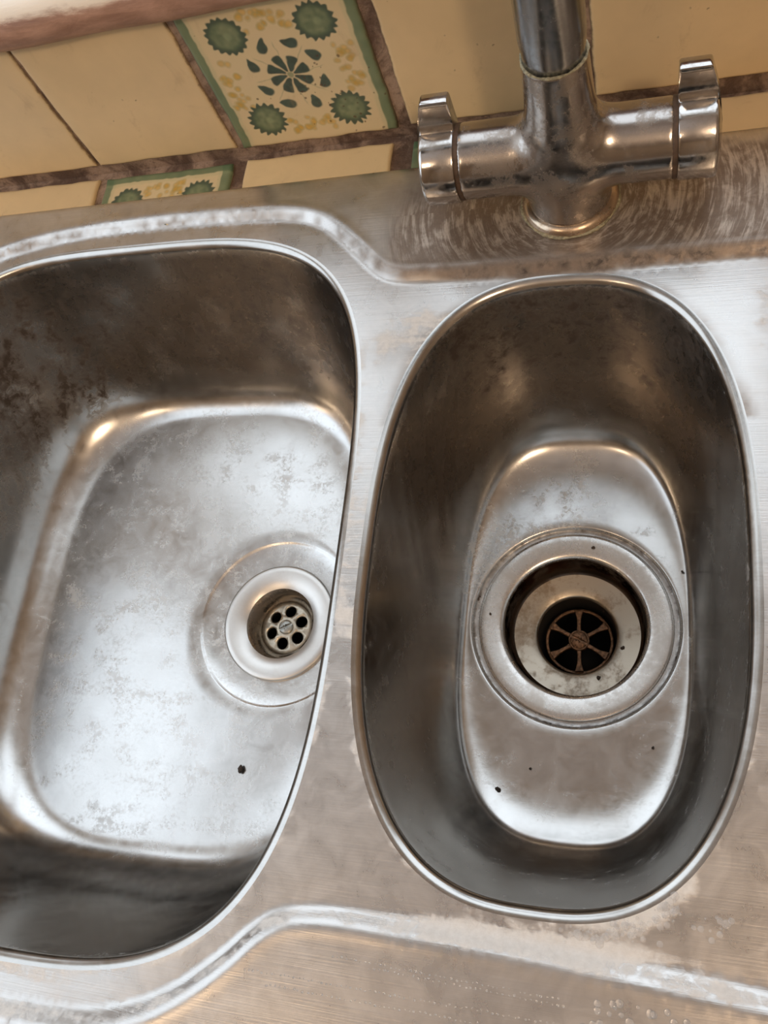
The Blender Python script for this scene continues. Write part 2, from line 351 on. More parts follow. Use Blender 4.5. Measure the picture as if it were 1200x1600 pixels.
def paint(u, v, w, h, bands, seed):
    """hand-painted motif; u,v in mm from the tile centre; bands: which edges carry a green line"""
    col = np.repeat(CREAM[None], len(u), 0)
    j = 0.9*(vnoise(u*0.35+9, v*0.35+5, seed)-0.5)*2
    u = u+j*0.5; v = v+0.9*(vnoise(u*0.35+30, v*0.35+17, seed+1)-0.5)
    def lay(mask, c, k=1.0):
        nonlocal col
        mk = (np.clip(mask, 0, 1)*k)[:, None]; c = np.asarray(c)
        col = col*(1-mk)+c*mk
    wash = vnoise(u*0.12+3, v*0.12+8, seed+2)
    lay(wash, CREAM*np.array((0.96, 1.0, 0.95)), 0.6)
    tone = vnoise(u*0.5+11, v*0.5+2, seed+3)[:, None]
    # ochre dot clusters, midway along each side
    rr = random.Random(seed)
    for (cx, cy, sx, sy) in ((-33, -2, 5.5, 15), (33, -2, 5.5, 15), (0, -33, 13, 5), (0, 33, 13, 5.5)):
        for k in range(27):
            x = cx+rr.uniform(-1, 1)*sx; y = cy+rr.uniform(-1, 1)*sy; r = rr.uniform(1.5, 2.4)
            d = np.hypot(u-x, v-y)
            lay(sstep(r, r-1.1, d), OCHRE*rr.uniform(0.9, 1.15), 0.62); lay(sstep(0.9, 0.3, np.abs(d-r*0.8)), np.array((0.42, 0.35, 0.14)), 0.28)
    # four rosettes with scalloped rims
    for i, (cx, cy) in enumerate(((-24, 27), (24, 27), (-24.3, -26.5), (24.3, -26.5))):
        d = np.hypot(u-cx, v-cy); a = np.arctan2(v-cy, u-cx)
        R = 10.2+0.9*np.cos(a*17+i)+0.5*np.abs(np.sin(a*8.5+i))
        m = sstep(R+0.5, R-0.5, d)
        c = GREEN+(GREENL-GREEN)*(0.25+0.75*tone)*sstep(10, 5, d)[:, None]
        c = c+(GREEND-c)*(sstep(6.5, 9.5, d)*0.75)[:, None]
        lay(m, c, 0.95); lay(sstep(3.0, 1.2, np.hypot(u-cx-1, v-cy+0.5)), GREENL*1.3, 0.5)
    # central eight-petalled flower
    for k in range(8):
        a = k*PI/4+0.33; ca, sa = math.cos(a), math.sin(a)
        p = u*ca+v*sa; q = -u*sa+v*ca
        wd = 2.75*np.clip((p-1.5)/8.0, 0, 1)**0.7
        m = sstep(wd+0.5, wd-0.4, np.abs(q))*sstep(1.6, 2.6, p)*sstep(12.6-0.12*q*q, 11.6-0.12*q*q, p)
        lay(m, GREEND*(0.85+0.5*tone), 0.96)
    lay(sstep(2.2, 1.3, np.hypot(u, v)), GREENL, 0.8)
    # ring of eight leaf drops
    for (x, y, r) in ((-8, 18.4, 70), (6.6, 18.4, 160), (16.4, 9.4, 140), (17.2, -7.1, 80), (6.9, -18.4, 95), (-8.9, -17.9, 160), (-17, -7.4, 140), (-17.5, 8.4, 110)):
        a = math.radians(r); ca, sa = math.cos(a), math.sin(a); p = (u-x)*ca+(v-y)*sa; q = -(u-x)*sa+(v-y)*ca
        m = sstep(1.12, 0.86, np.sqrt((p/4.6)**2+(q/(2.7-0.28*p))**2)); lay(m, GREEND*(0.9+0.6*tone), 0.95)
    for k in range(8):   # faint stalks
        a = k*PI/4+0.1; p = u*math.cos(a)+v*math.sin(a); q = -u*math.sin(a)+v*math.cos(a)
        lay(sstep(0.5, 0.15, np.abs(q))*sstep(11, 12, p)*sstep(21, 18, p), GREENL, 0.35)
    # green lines along the edges
    bt = vnoise(u*0.2, v*0.2, seed+6)
    def band(dist): 
        lay(sstep(6.3, 5.4, dist), GREEN*1.25+(GREENL-GREEN)*(0.45*bt[:, None]), 0.9); lay(sstep(9.0, 7.0, dist)*sstep(5.5, 6.3, dist), GREENL*1.6, 0.22)
    if 'l' in bands: band(w/2+u)
    if 'r' in bands: band(w/2-u)
    if 't' in bands: band(h/2-v)
    # small brown burns in the glaze
    for k in range(46):
        x, y = rr.gauss(14, 17), rr.gauss(-14, 17); d = np.hypot(u-x, v-y); r = rr.uniform(0.25, 0.8)
        lay(sstep(r+0.25, r-0.1, d), BROWN, 0.75)
    return col
def tile(parent, x0, x1, z0, z1, painted=None, seed=0, horiz=False, step=None, th=7.0, dirty=0.6, yface=None):
    """a glazed tile; local u along x, v up the wall (or towards the wall when lying on the worktop)"""
    w, h = x1-x0, z1-z0
    st = step or (0.42 if painted else 6.0)
    def axis(L):
        e = np.array((0, 0.35, 0.9, 1.6, 2.6)); inner = np.linspace(2.6, L-2.6, max(3, int((L-5.2)/st)+1))[1:-1]
        return np.concatenate((e, inner, L-e[::-1]))
    us, vs = axis(w), axis(h); nu, nv = len(us), len(vs)
    U, Vv = np.meshgrid(us, vs, indexing='xy'); U = U.ravel(); Vv = Vv.ravel()
    ed = np.minimum(np.minimum(U, w-U), np.minimum(Vv, h-Vv))
    dep = 1.6*(1-np.sqrt(np.clip(1-(1-np.clip(ed/2.4, 0, 1))**2, 0, 1)))
    r = random.Random(seed+5); tx, ty = r.uniform(-.25, .25), r.uniform(-.25, .25)
    dep = dep+tx*(U/w-.5)+ty*(Vv/h-.5)
    # hand-cut wavering outline
    edge_u = (vnoise(Vv*0.12+seed, U*0+seed*1.7, 21)-0.5)*1.2; edge_v = (vnoise(U*0.12+seed*3, Vv*0+seed, 22)-0.5)*1.0
    cu = (U+edge_u-w/2); cv = (Vv+edge_v-h/2)
    front = np.stack((cu, dep, cv), 1)
    faces = []
    idx = np.arange(nu*nv).reshape(nv, nu)
    a, b, c, d = idx[:-1, :-1].ravel(), idx[:-1, 1:].ravel(), idx[1:, 1:].ravel(), idx[1:, :-1].ravel()
    faces = np.stack((a, b, c, d), 1).tolist()
    border = list(idx[0, :])+list(idx[1:, -1])+list(idx[-1, -2::-1])+list(idx[-2:0:-1, 0])
    nb = len(front); back = front[border].copy(); back[:, 1] = th
    V = np.concatenate((front, back))
    for i in range(len(border)):
        k = (i+1) % len(border); faces.append((border[k], border[i], nb+i, nb+k))
    if horiz: V = np.stack((V[:, 0], V[:, 2], -V[:, 1]), 1)
    o = mesh_obj('tile', V*MM, faces, M['tile_paint' if painted else 'tile'], None)
    me = o.data
    e = np.clip(1-ed/3.0, 0, 1)*dirty; e = np.concatenate((e, np.ones(len(border))))
    at = me.attributes.new('edge', 'FLOAT', 'POINT'); at.data.foreach_set('value', e.astype(np.float32))
    if painted:
        bands, pw, ph, du, dv = painted
        pc = paint(U-w/2+du, Vv-h/2+dv, pw, ph, bands, seed)
        pc = np.concatenate((pc, np.repeat(CREAM[None], len(border), 0)))
        ca = me.attributes.new('paint', 'FLOAT_COLOR', 'POINT')
        ca.data.foreach_set('color', np.concatenate((pc, np.ones((len(pc), 1))), 1).astype(np.float32).ravel())
    if horiz: loc = ((x0+x1)/2*MM, (z0+z1)/2*MM, (yface)*MM)
    else: loc = ((x0+x1)/2*MM, YW*MM, (z0+z1)/2*MM)
    o.location = loc
    if parent:
        o.parent = parent; o.matrix_parent_inverse = Matrix.Translation(-Vector(parent.location))
    return o
# upright row on the back wall, standing on the tiled worktop strip
upright = [(-480, -385, 0), (-383.5, -286.6, 0), (-284.8, -191.5, 0), (-187.3, -93.0, 1), (-86.5, 9, 0), (12, 106, 0), (109, 204, 0), (208, 303, 1), (307, 402, 0)]
for i, (x0, x1, pt) in enumerate(upright):
    z0 = 2.8 if not pt else 2.0
    if x0 > 10: z0 = 6.0
    tile(wall_back, x0, x1, z0, 101.0 if False else 99.5, ('lrt', 94.3, 96.0, -1.0+0.9, 3.6) if pt else None, 11+i*3, dirty=0.95)

# ------------------------------------------------------------------ worktop with the strip of tiles behind the sink
YS = 214.3
SX0, SX1, SY0 = -446.0, 420.0, -262.0     # sink outline (mm)
def worktop():
    o = empty('worktop', (0, 0, -0.012))
    tag(o, 'tiled worktop strip of cream and green painted tiles between the sink and wall', 'worktop')
    bm = bmesh.new()
    for (x0, x1, y0, y1) in ((-825, 900, 206, YG-0.2), (-825, -438, -330, 206), (412, 900, -330, 206), (-438, 412, -330, -250)):
        g = bmesh.ops.create_cube(bm, size=1)
        for v in g['verts']:
            v.co = (((x0+x1)/2+v.co.x*(x1-x0))*MM, ((y0+y1)/2+v.co.y*(y1-y0))*MM, (-24.5+v.co.z*40)*MM)
    s = bm_obj('slab', bm, M['grout'], None, False); s.parent = o; s.matrix_parent_inverse = Matrix.Translation(-Vector(o.location))
    strip = [(-480, -388, 1), (-383, -287.5, 0), (-282.0, -195.5, 1), (-186.5, -97.0, 0), (-85.5, 9, 1), (12, 108, 0), (111, 204, 1), (208, 303, 0), (307, 402, 1)]
    for i, (x0, x1, pt) in enumerate(strip):
        yb = 237.6 if not pt else 236.6
        if x0 > 10: yb = 240.0
        # each tile is cut off under the sink edge
        tile(o, x0, x1, 196.0, yb, ('lrt', x1-x0, 96.0, 0.0, 48-(yb-196)/2) if pt else None, 60+i*7, horiz=True, yface=-2.2, th=3.0, dirty=0.55, step=0.5 if pt else None)
    return o
worktop()

# ------------------------------------------------------------------ sink
sink = empty('kitchen_sink', (0, 0, 0))
tag(sink, 'stainless steel one and a half bowl sink with limescale stains', 'sink')

class Bowl:
    pass
def superr(phi, n): return (np.abs(np.cos(phi))**n+np.abs(np.sin(phi))**n)**(-1.0/n)
def sup_loop(cx, cy, a, b, n, N):
    ph = np.linspace(0, 2*PI, 4001)[:-1]; r = superr(ph, n)
    x = a*r*np.cos(ph); y = b*r*np.sin(ph)
    s = np.concatenate(([0], np.cumsum(np.hypot(np.diff(np.append(x, x[0])), np.diff(np.append(y, y[0]))))))
    t = np.linspace(0, s[-1], N+1)[:-1]
    xx = np.interp(t, s, np.append(x, x[0])); yy = np.interp(t, s, np.append(y, y[0]))
    return xx+cx, yy+cy, np.arctan2(yy/b, xx/a)
def loop_normals(x, y):
    tx = np.roll(x, -1)-np.roll(x, 1); ty = np.roll(y, -1)-np.roll(y, 1); l = np.hypot(tx, ty)
    return ty/l, -tx/l
RIGHT = dict(c=(-1.5, -1.5), ab=(79.5, 138.0), n=2.65, fc=(0.0, -4.5), fab=(60.5, 109.5), fn=2.75, D=130.0, dr=(0, 0), rr=57.5, rh=50.0, draft=0.40, N=300)
LEFT = dict(c=(-248.0, -2.5), ab=(149.0, 182.5), n=3.65, fc=(-240.0, 0.0), fab=(107.0, 140.0), fn=3.2, D=139.0, dr=(-182.5, -4.6), rr=53.0, rh=33.0, draft=0.42, N=380)
Z_FIELD = -4.0; ROLL = 5.0

STEP_POLY = None
def catmull(pts, m=12, closed=True):
    P = np.array(pts, float); n = len(P); out = []
    for i in range(n):
        p0, p1, p2, p3 = P[(i-1) % n], P[i], P[(i+1) % n], P[(i+2) % n]
        for k in range(m):
            t = k/m; out.append(0.5*((2*p1)+(-p0+p2)*t+(2*p0-5*p1+4*p2-p3)*t*t+(-p0+3*p1-3*p2+p3)*t**3))
    return np.array(out)
step_pts = [(118, 150), (90, 149.6), (40, 149), (-13, 148.6), (-52, 148.4), (-72, 149), (-84, 150.5), (-93, 155), (-106, 168), (-118, 180), (-130, 189.5), (-145, 195.5), (-165, 198.5), (-205, 200.5), (-246, 201), (-290, 199), (-330, 193), (-365, 181), (-395, 155), (-412, 115),
            (-419, 60), (-420, 0), (-419, -65), (-412, -125), (-395, -165), (-365, -191), (-330, -203), (-290, -208), (-246, -210), (-205, -209.5), (-175, -207), (-154, -201), (-140, -194), (-128, -185.5), (-116, -175), (-107, -166), (-98, -160), (-88, -157.5), (-74, -156.5), (-52, -156.8), (-10, -157.5), (40, -160), (90, -163), (118, -163),
            (132, -150), (138, -120), (139, 0), (138, 110), (132, 138)]
STEP = catmull(step_pts, 8)
def poly_sd(px, py, poly):
    """signed distance to polygon, negative inside"""
    n = len(poly); d2 = np.full(px.shape, 1e12); ins = np.zeros(px.shape, bool)
    for i in range(n):
        ax, ay = poly[i]; bx, by = poly[(i+1) % n]; ex, ey = bx-ax, by-ay
        t = np.clip(((px-ax)*ex+(py-ay)*ey)/(ex*ex+ey*ey+1e-12), 0, 1)
        d2 = np.minimum(d2, (px-ax-t*ex)**2+(py-ay-t*ey)**2)
        c = ((ay > py) != (by > py)) & (px < (bx-ax)*(py-ay)/(by-ay+1e-12)+ax); ins ^= c
    d = np.sqrt(d2); return np.where(ins, -d, d)
def deck_z(px, py, sd):
    z = Z_FIELD*sstep(0.0, -7.5, sd)
    z = z+0.35*np.exp(-((sd-1.5)/2.2)**2)                       # faint raised bead along the step
    g = sstep(165, 175, px)*sstep(405, 395, px)*sstep(-190, -175, py)*sstep(160, 145, py)
    z = z+g*(-1.8+1.8*np.cos(py*2*PI/24.0))                     # drainer grooves to the right
    return z
def gauss(px, py, cx, cy, sx, sy, rot=0.0):
    c, s = math.cos(rot), math.sin(rot); x = (px-cx)*c+(py-cy)*s; y = -(px-cx)*s+(py-cy)*c
    return np.exp(-(x/sx)**2-(y/sy)**2)

def set_stain(o, rgba):
    at = o.data.attributes.new('stain', 'FLOAT_COLOR', 'POINT')
    at.data.foreach_set('color', np.clip(rgba, 0, 1).astype(np.float32).ravel())

def build_deck():
    loops = []
    for B in (RIGHT, LEFT):
        x, y, ph = sup_loop(*B['c'], *B['ab'], B['n'], B['N']); nx, ny = loop_normals(x, y)
        B['rim'] = (x, y, ph, nx, ny); loops.append((x+nx*ROLL, y+ny*ROLL))
    pts = []
    xs = np.arange(SX0, 150, 3.0); ys = np.arange(SY0, YS+0.01, 3.0)
    X, Y = np.meshgrid(xs, ys); pts.append(np.stack((X.ravel(), Y.ravel()), 1))
    X, Y = np.meshgrid(np.arange(150, SX1+0.1, 4.5), ys); pts.append(np.stack((X.ravel(), Y.ravel()), 1))
    # finer rows along the pressed step
    nx, ny = loop_normals(STEP[:, 0], STEP[:, 1])
    for off in np.arange(-9, 4.6, 1.35): pts.append(np.stack((STEP[:, 0]+nx*off, STEP[:, 1]+ny*off), 1))
    for k, (lx, ly) in enumerate(loops):
        B = (RIGHT, LEFT)[k]; 
        for off in (1.2, 2.6): pts.append(np.stack((lx+B['rim'][3]*off, ly+B['rim'][4]*off), 1)[::2])
    P = np.concatenate(pts); P = P+RNG.uniform(-.08, .08, P.shape)
    P = P[(P[:, 0] > SX0+1) & (P[:, 0] < SX1-1) & (P[:, 1] > SY0+1) & (P[:, 1] < YS-1)]
    for k, (lx, ly) in enumerate(loops):
        sd = poly_sd(P[:, 0], P[:, 1], np.stack((lx, ly), 1)); P = P[sd > 0.6]
    # drop near-duplicates
    key = np.round(P/1.0).astype(int); _, ui = np.unique(key, axis=0, return_index=True); P = P[ui]
    cs = []; 
    bx = np.arange(SX0, SX1, 4.0); by = np.arange(SY0, YS, 4.0)
    outer = [(x, SY0) for x in bx]+[(SX1, y) for y in by]+[(SX1-(x-SX0), YS) for x in bx]+[(SX0, YS-(y-SY0)) for y in by]
    allv = []; edges = []
    for lp_ in (outer, list(zip(*loops[0])), list(zip(*loops[1]))):
        b = len(allv); allv += [Vector((float(a), float(c))) for a, c in lp_]; n = len(lp_)
        edges += [(b+i, b+(i+1) % n) for i in range(n)]
    nfix = len(allv)
    allv += [Vector((float(a), float(c))) for a, c in P]
    vo, eo, fo, ov, oe, of = delaunay_2d_cdt(allv, edges, [], 0, 1e-6)
    V2 = np.array([(v.x, v.y) for v in vo]); Fa = np.array([f[:3] for f in fo])
    cen = V2[Fa].mean(1)
    keep = np.ones(len(Fa), bool)
    for lx, ly in loops: keep &= poly_sd(cen[:, 0], cen[:, 1], np.stack((lx, ly), 1)) > 0
    Fa = Fa[keep]
    # upward winding
    a, b, c = V2[Fa[:, 0]], V2[Fa[:, 1]], V2[Fa[:, 2]]
    cr = (b[:, 0]-a[:, 0])*(c[:, 1]-a[:, 1])-(b[:, 1]-a[:, 1])*(c[:, 0]-a[:, 0]); Fa[cr < 0] = Fa[cr < 0][:, ::-1]
    sd = poly_sd(V2[:, 0], V2[:, 1], STEP); Z = deck_z(V2[:, 0], V2[:, 1], sd)
    V = np.concatenate((V2, Z[:, None]), 1); F = Fa.tolist()
    # thin turned-down outer edge
    oi = [i for i, v in enumerate(ov) if any(k < len(outer) for k in v)]
    bidx = {}
    for i, v in enumerate(ov):
        for k in v:
            if k < len(outer): bidx[k] = i
    ring = [bidx[k] for k in range(len(outer))]
    base = len(V); m = len(ring); ex = []
    for (off, dz) in ((0.5, -0.25), (0.8, -0.8), (0.8, -2.0)):
        for i in ring:
            x, y, z = V[i]; ox = -1 if x <= SX0+.01 else (1 if x >= SX1-.01 else 0); oy = -1 if y <= SY0+.01 else (1 if y >= YS-.01 else 0)
            ex.append((x+ox*off, y+oy*off, z+dz))
    V = np.concatenate((V, np.array(ex)))
    prev = ring
    for k in range(3):
        cur = [base+k*m+i for i in range(m)]
        for i in range(m): j = (i+1) % m; F.append((prev[j], prev[i], cur[i], cur[j]))
        prev = cur
    o = mesh_obj('deck', V*MM, F, M['deck'], sink)
    uvl = o.data.uv_layers.new(name='UVMap'); li = np.empty(len(o.data.loops), np.int32); o.data.loops.foreach_get('vertex_index', li)
    uvl.data.foreach_set('uv', (V[li][:, :2]*0.002).astype(np.float32).ravel())
    # ---- stains: the marks the water, soap and scrubbing have left
    x, y = V[:, 0], V[:, 1]; sd = np.concatenate((sd, np.full(len(ex), 50.0)))
    dl = poly_sd(x, y, np.stack(loops[0], 1)); dL = poly_sd(x, y, np.stack(loops[1], 1)); dmin = np.minimum(np.abs(dl), np.abs(dL))
    n1 = vnoise(x*0.06+7, y*0.06+3, 3); n2 = vnoise(x*0.2+1, y*0.2+9, 4)
    R = np.zeros(len(x)); G = R.copy(); Bk = R.copy(); A = R.copy()
    # brown film around the tap, over the whole ledge behind the half bowl
    ledge = sstep(145, 156, y)*sstep(-108, -78, x)
    R += ledge*(0.50+0.55*n1)*sstep(215, 200, y+12*(n2-.5))
    R += 0.9*gauss(x, y, 2, 170, 50, 16)+0.6*gauss(x, y, 75, 178, 40, 22)+0.5*gauss(x, y, -55, 166, 28, 10)
    R += 1.1*np.exp(-((sd+3)/3.4)**2)*sstep(-120, -60, x)*(y > 100)*(0.5+n2); Bk += 0.9*np.exp(-((sd+4)/2.4)**2)*sstep(-110, -70, x)*(y > 100)*sstep(0.35, 0.75, n2)
    R += 0.55*np.exp(-((sd+4)/3.0)**2)*(y > 100)*sstep(-80, -120, x)*n2*1.3
    R += 0.40*np.exp(-(dl/3.5)**2)*(y > 60)*(0.4+n1)
    R += 0.25*np.exp(-((sd+8)/5.0)**2)*(y < -100)*n2
    A += ledge*sstep(-0.1, 0.5, gauss(x, y, 70, 180, 60, 32)+0.7*gauss(x, y, -45, 172, 45, 18))*0.9
    # white scale and dried soap on the step, the lips and in wiped patches
    G += 0.30*np.exp(-((sd+3.5)/2.8)**2)*(0.3+1.0*n2)*(0.4+0.6*(y < 0)+0.35*sstep(-80, -130, x)*(y > 0))
    G += 0.36*np.exp(-((sd+3)/3.0)**2)*(y < -100)*(0.4+1.2*n2*n1)*(1+0.9*sstep(-40, 20, x))
    G += 0.34*np.exp(-(dmin/3.0)**2)*(0.5+n2)*(0.6+0.5*(y < -60))
    G += 0.75*gauss(x, y, -75, 113, 22, 15, 0.5)+0.42*gauss(x, y, 95, 115, 16, 45)
    R += 0.42*gauss(x, y, -76, 108, 24, 14, 0.5)+0.36*gauss(x, y, 95, 95, 18, 60)+0.16*gauss(x, y, -92, -25, 9, 35)
    G += 0.30*gauss(x, y, -92, 30, 7, 60)+0.32*gauss(x, y, -89, -30, 8, 30)
    G += 0.55*gauss(x, y, 42, -136, 17, 6, 0.5)+0.6*gauss(x, y, -30, -151, 50, 5)+0.6*gauss(x, y, 20, -152, 40, 4)
    G += 0.40*gauss(x, y, -230, -195, 60, 9)
    Bk += 0.35*np.exp(-((sd+1)/2.0)**2)*(y > 100)*sstep(-170, -110, x)*sstep(0.35, 0.8, n2)
    set_stain(o, np.stack((R, G, Bk, A), 1))
    return o

def build_bowl(B, label):
    x, y, ph, nx, ny = B['rim']; N = B['N']; D = B['D']
    z0 = Z_FIELD
    rings = []
    for k in range(0, 7):                                      # rolled lip, inside the deck hole
        a = PI/2*k/6
        rings.append((x+nx*ROLL*(1-math.sin(a)), y+ny*ROLL*(1-math.sin(a)), np.full(N, z0-ROLL*(1-math.cos(a)))))
    zr = z0-ROLL
    fr = superr(ph, B['fn']); fx = B['fc'][0]+B['fab'][0]*fr*np.cos(ph); fy = B['fc'][1]+B['fab'][1]*fr*np.sin(ph)
    wd = np.hypot(fx-x, fy-y)
    q = B['draft']; dist0 = np.hypot(fx-B['dr'][0], fy-B['dr'][1]); zf = -D+np.clip(0.10*(dist0-B['rr']-1.2), 0.15, 5.0 if B is RIGHT else 3.2)
    filh = 40.0 if B is RIGHT else 36.0                  # height of the bottom fillet
    zs = zf+filh
    uc = q*(zf-zr)/(zs-zr)                                     # the bend is tangent to the wall above and the floor below
    zc = zf+(1-uc)*wd*np.clip(4.2*(zf+D)/np.maximum(dist0-B['rr']-1.2, 1.0), 0, 0.45)
    for k in range(1, 19):
        t = k/18; u = q*t; rings.append((x+(fx-x)*u, y+(fy-y)*u, zr+(zs-zr)*t))
    for k in range(1, 19):
        t = k/18; u = q*(1-t)**2+uc*2*t*(1-t)+t*t
        rings.append((x+(fx-x)*u, y+(fy-y)*u, zs*(1-t)**2+zc*2*t*(1-t)+zf*t*t))
    dx, dy = B['dr']; ang = np.arctan2(fy-dy, fx-dx); rr, rh = B['rr'], B['rh']
    cxr, cyr = np.cos(ang), np.sin(ang)
    # keep recess circle clear of the fillet where they nearly meet
    dist = np.hypot(fx-dx, fy-dy)
    for k in range(1, 15):
        t = (k/15)**1.4; s = t; hz = 1-(1-t)**4.2
        r = dist+(rr+1.2-dist)*s
        rings.append((dx+cxr*r, dy+cyr*r, zf+(-D-zf)*hz))
    if B is RIGHT: prof = [(rr+0.8, 0.0), (rr+0.2, -0.15), (rr-0.4, -0.8), (rr-0.9, -1.9), (rr-1.5, -2.2), (rr-3.0, -2.3), (rh, -2.4), (rh-4, -2.5), (rh-4.5, -9.0)]
    else: prof = [(rr+0.6, 0.0), (rr, -0.2), (rr-0.7, -0.7), (rr-2.0, -1.1), (rr-8, -1.9), (rr-14, -2.5), (rh+1, -2.8), (rh-3, -2.9), (rh-3.5, -9)]
    for r, dz in prof: rings.append((dx+cxr*r, dy+cyr*r, np.full(N, -D+dz)))
    R3 = [np.stack(r, 1) for r in rings]
    V = np.concatenate(R3); F = []
    for k in range(len(R3)-1):
        a, b = k*N, (k+1)*N
        for i in range(N): j = (i+1) % N; F.append((a+i, a+j, b+j, b+i))
    F = [f[::-1] for f in F] if False else F
    o = mesh_obj('bowl', V*MM, F, M['bowl'], sink); o['label'] = label
    px, py, pz = V[:, 0], V[:, 1], V[:, 2]
    n1 = vnoise(px*0.05+3, (py+pz)*0.05+3, 31); n2 = vnoise(px*0.13+1, (py-pz)*0.13+9, 32); n3 = vnoise(px*0.3+1, (py+pz)*0.3+9, 33)
    R = np.zeros(len(px)); G = R.copy(); K = R.copy(); A = R.copy()
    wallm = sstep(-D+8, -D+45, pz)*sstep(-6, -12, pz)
    if B is RIGHT:
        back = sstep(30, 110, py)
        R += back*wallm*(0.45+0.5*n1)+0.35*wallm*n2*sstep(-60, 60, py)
        R += 0.55*gauss(px, py, -10, 92, 55, 26)*(0.4+n2)*sstep(-60, -110, pz)
        K += 0.95*sstep(80, 118, py)*sstep(-75, -20, pz)*sstep(-8, -12, pz)*sstep(0.25, 0.6, n1*0.6+n2*0.5)
        K += 0.5*back*wallm*sstep(0.45, 0.8, n2)+0.25*wallm*sstep(0.6, 0.9, n3)
        K += 0.5*np.exp(-((pz+8.5)/2.0)**2)*sstep(70, 110, py)*n3
        d = np.hypot(px, py)
        R += 1.25*np.exp(-((d-(rr-2.2))/1.7)**2)*(0.35+n2); K += 0.95*np.exp(-((d-(rr-1.2))/1.0)**2)*(0.3+n3)
        G += 0.20*sstep(-D+14, -D+2, pz)*(0.5+n2)+0.30*gauss(px, py, -25, 45, 50, 40)*n1*sstep(-90, -115, pz)
        G += 0.28*wallm*sstep(50, 72, px)*sstep(0.35, 0.8, n2)*sstep(60, 30, pz*0+py)
        G += 0.30*np.exp(-((pz+9)/2.5)**2)*(0.4+n3)
    else:
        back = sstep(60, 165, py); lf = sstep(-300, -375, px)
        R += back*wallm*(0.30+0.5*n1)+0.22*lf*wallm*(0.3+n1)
        cor = gauss(px, py, -335, 140, 55, 45)
        K += 1.1*cor*wallm*sstep(0.3, 0.7, n2*0.7+n3*0.4)+0.42*back*wallm*sstep(0.5, 0.85, n2)+0.3*back*wallm*sstep(0.6, 0.9, n3)
        K += 0.35*lf*wallm*sstep(0.5, 0.8, n2)
        d = np.hypot(px-dx, py-dy)
        R += 0.35*np.exp(-((d-(rr-10))/6)**2)*sstep(-20, 40, py)*(0.4+n2)
        G += 0.26*sstep(-D+20, -D+2, pz)*(0.45+n2)
        G += 0.30*np.exp(-((pz+9)/2.5)**2)*(0.4+n3)+0.22*wallm*sstep(-150, -185, py)*sstep(0.4, 0.8, n2)
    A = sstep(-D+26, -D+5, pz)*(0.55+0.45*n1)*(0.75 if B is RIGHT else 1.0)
    R = R+0.42*wallm*(0.6+0.4*n1)*(1.0 if B is RIGHT else 0.8)  # film over every wall, painted in as shade inside the bowl
    set_stain(o, np.stack((R, G, K, A), 1))
    return o
build_deck()
build_bowl(RIGHT, 'narrow oval half bowl of the sink with a wide drain opening')
build_bowl(LEFT, 'large rounded rectangular main bowl with a pale scratched floor')

# ------------------------------------------------------------------ wastes
def ring_spokes(name, parent, cx, cy, z, r, mat):
    """six-spoked strainer"""
    bm = bmesh.new()
    def prism(pts, z0, z1):
        lo = [bm.verts.new((px*MM, py*MM, z0*MM)) for px, py in pts]; hi = [bm.verts.new((px*MM, py*MM, z1*MM)) for px, py in pts]
        n = len(pts)
        for i in range(n): bm.faces.new((lo[i], lo[(i+1) % n], hi[(i+1) % n], hi[i]))
        bm.faces.new(hi); bm.faces.new(lo[::-1])
    for k in range(6):
        a = PI/2+k*PI/3+0.04; c, s = math.cos(a), math.sin(a)
        pts = []
        for (p, q) in ((4.0, 1.5), (9, 1.05), (13.5, 1.2), (r, 2.6), (r, -2.6), (13.5, -1.2), (9, -1.05), (4.0, -1.5)):
            pts.append((cx+p*c-q*s, cy+p*s+q*c))
        prism(pts[::-1], z-2.5, z+0.4)
    n = 48
    for (r0, r1, z0, z1) in ((r-0.5, r+1.2, z-4, z-1.6), (3.4, 6.2, z-3, z+1.3)):
        a = [[bm.verts.new(((cx+rr*math.cos(2*PI*i/n))*MM, (cy+rr*math.sin(2*PI*i/n))*MM, zz*MM)) for i in range(n)] for rr, zz in ((r0, z0), (r0, z1), (r1, z1), (r1, z0))]
        for k in range(4):
            for i in range(n): bm.faces.new((a[k][i], a[(k+1) % 4][i], a[(k+1) % 4][(i+1) % n], a[k][(i+1) % n]))
    bmesh.ops.recalc_face_normals(bm, faces=bm.faces[:])
    o = bm_obj(name, bm, mat, parent, False)
    md = o.modifiers.new('bev', 'BEVEL'); md.width = 0.0005; md.segments = 2; md.limit_method = 'ANGLE'
    return o
def screw(parent, cx, cy, z, r, ang, mat):
    """domed screw head with a slot"""
    bm = bmesh.new(); n = 48; rings = []
    for rr, dz in ((1.0, -1.5), (1.0, 0.2), (0.85, 0.75), (0.55, 1.15), (0.0, 1.35)):
        if rr == 0: rings.append([bm.verts.new((0, 0, dz*MM))]); continue
        rings.append([bm.verts.new((r*rr*MM*math.cos(2*PI*i/n), r*rr*MM*math.sin(2*PI*i/n), dz*MM)) for i in range(n)])
    for k in range(3):
        for i in range(n): bm.faces.new((rings[k][i], rings[k][(i+1) % n], rings[k+1][(i+1) % n], rings[k+1][i]))
    for i in range(n): bm.faces.new((rings[3][i], rings[3][(i+1) % n], rings[4][0]))
    bmesh.ops.subdivide_edges(bm, edges=bm.edges[:], cuts=2, use_grid_fill=True)
    for v in bm.verts:
        if abs(v.co.y) < 0.16*r*MM and v.co.z > -0.5*MM: v.co.z = min(v.co.z, 0.1*MM)
    o = bm_obj('screw', bm, mat, parent, True); autosmooth(o, 40)
    o.location = (cx*MM, cy*MM, z*MM); o.rotation_euler.z = ang
    return o

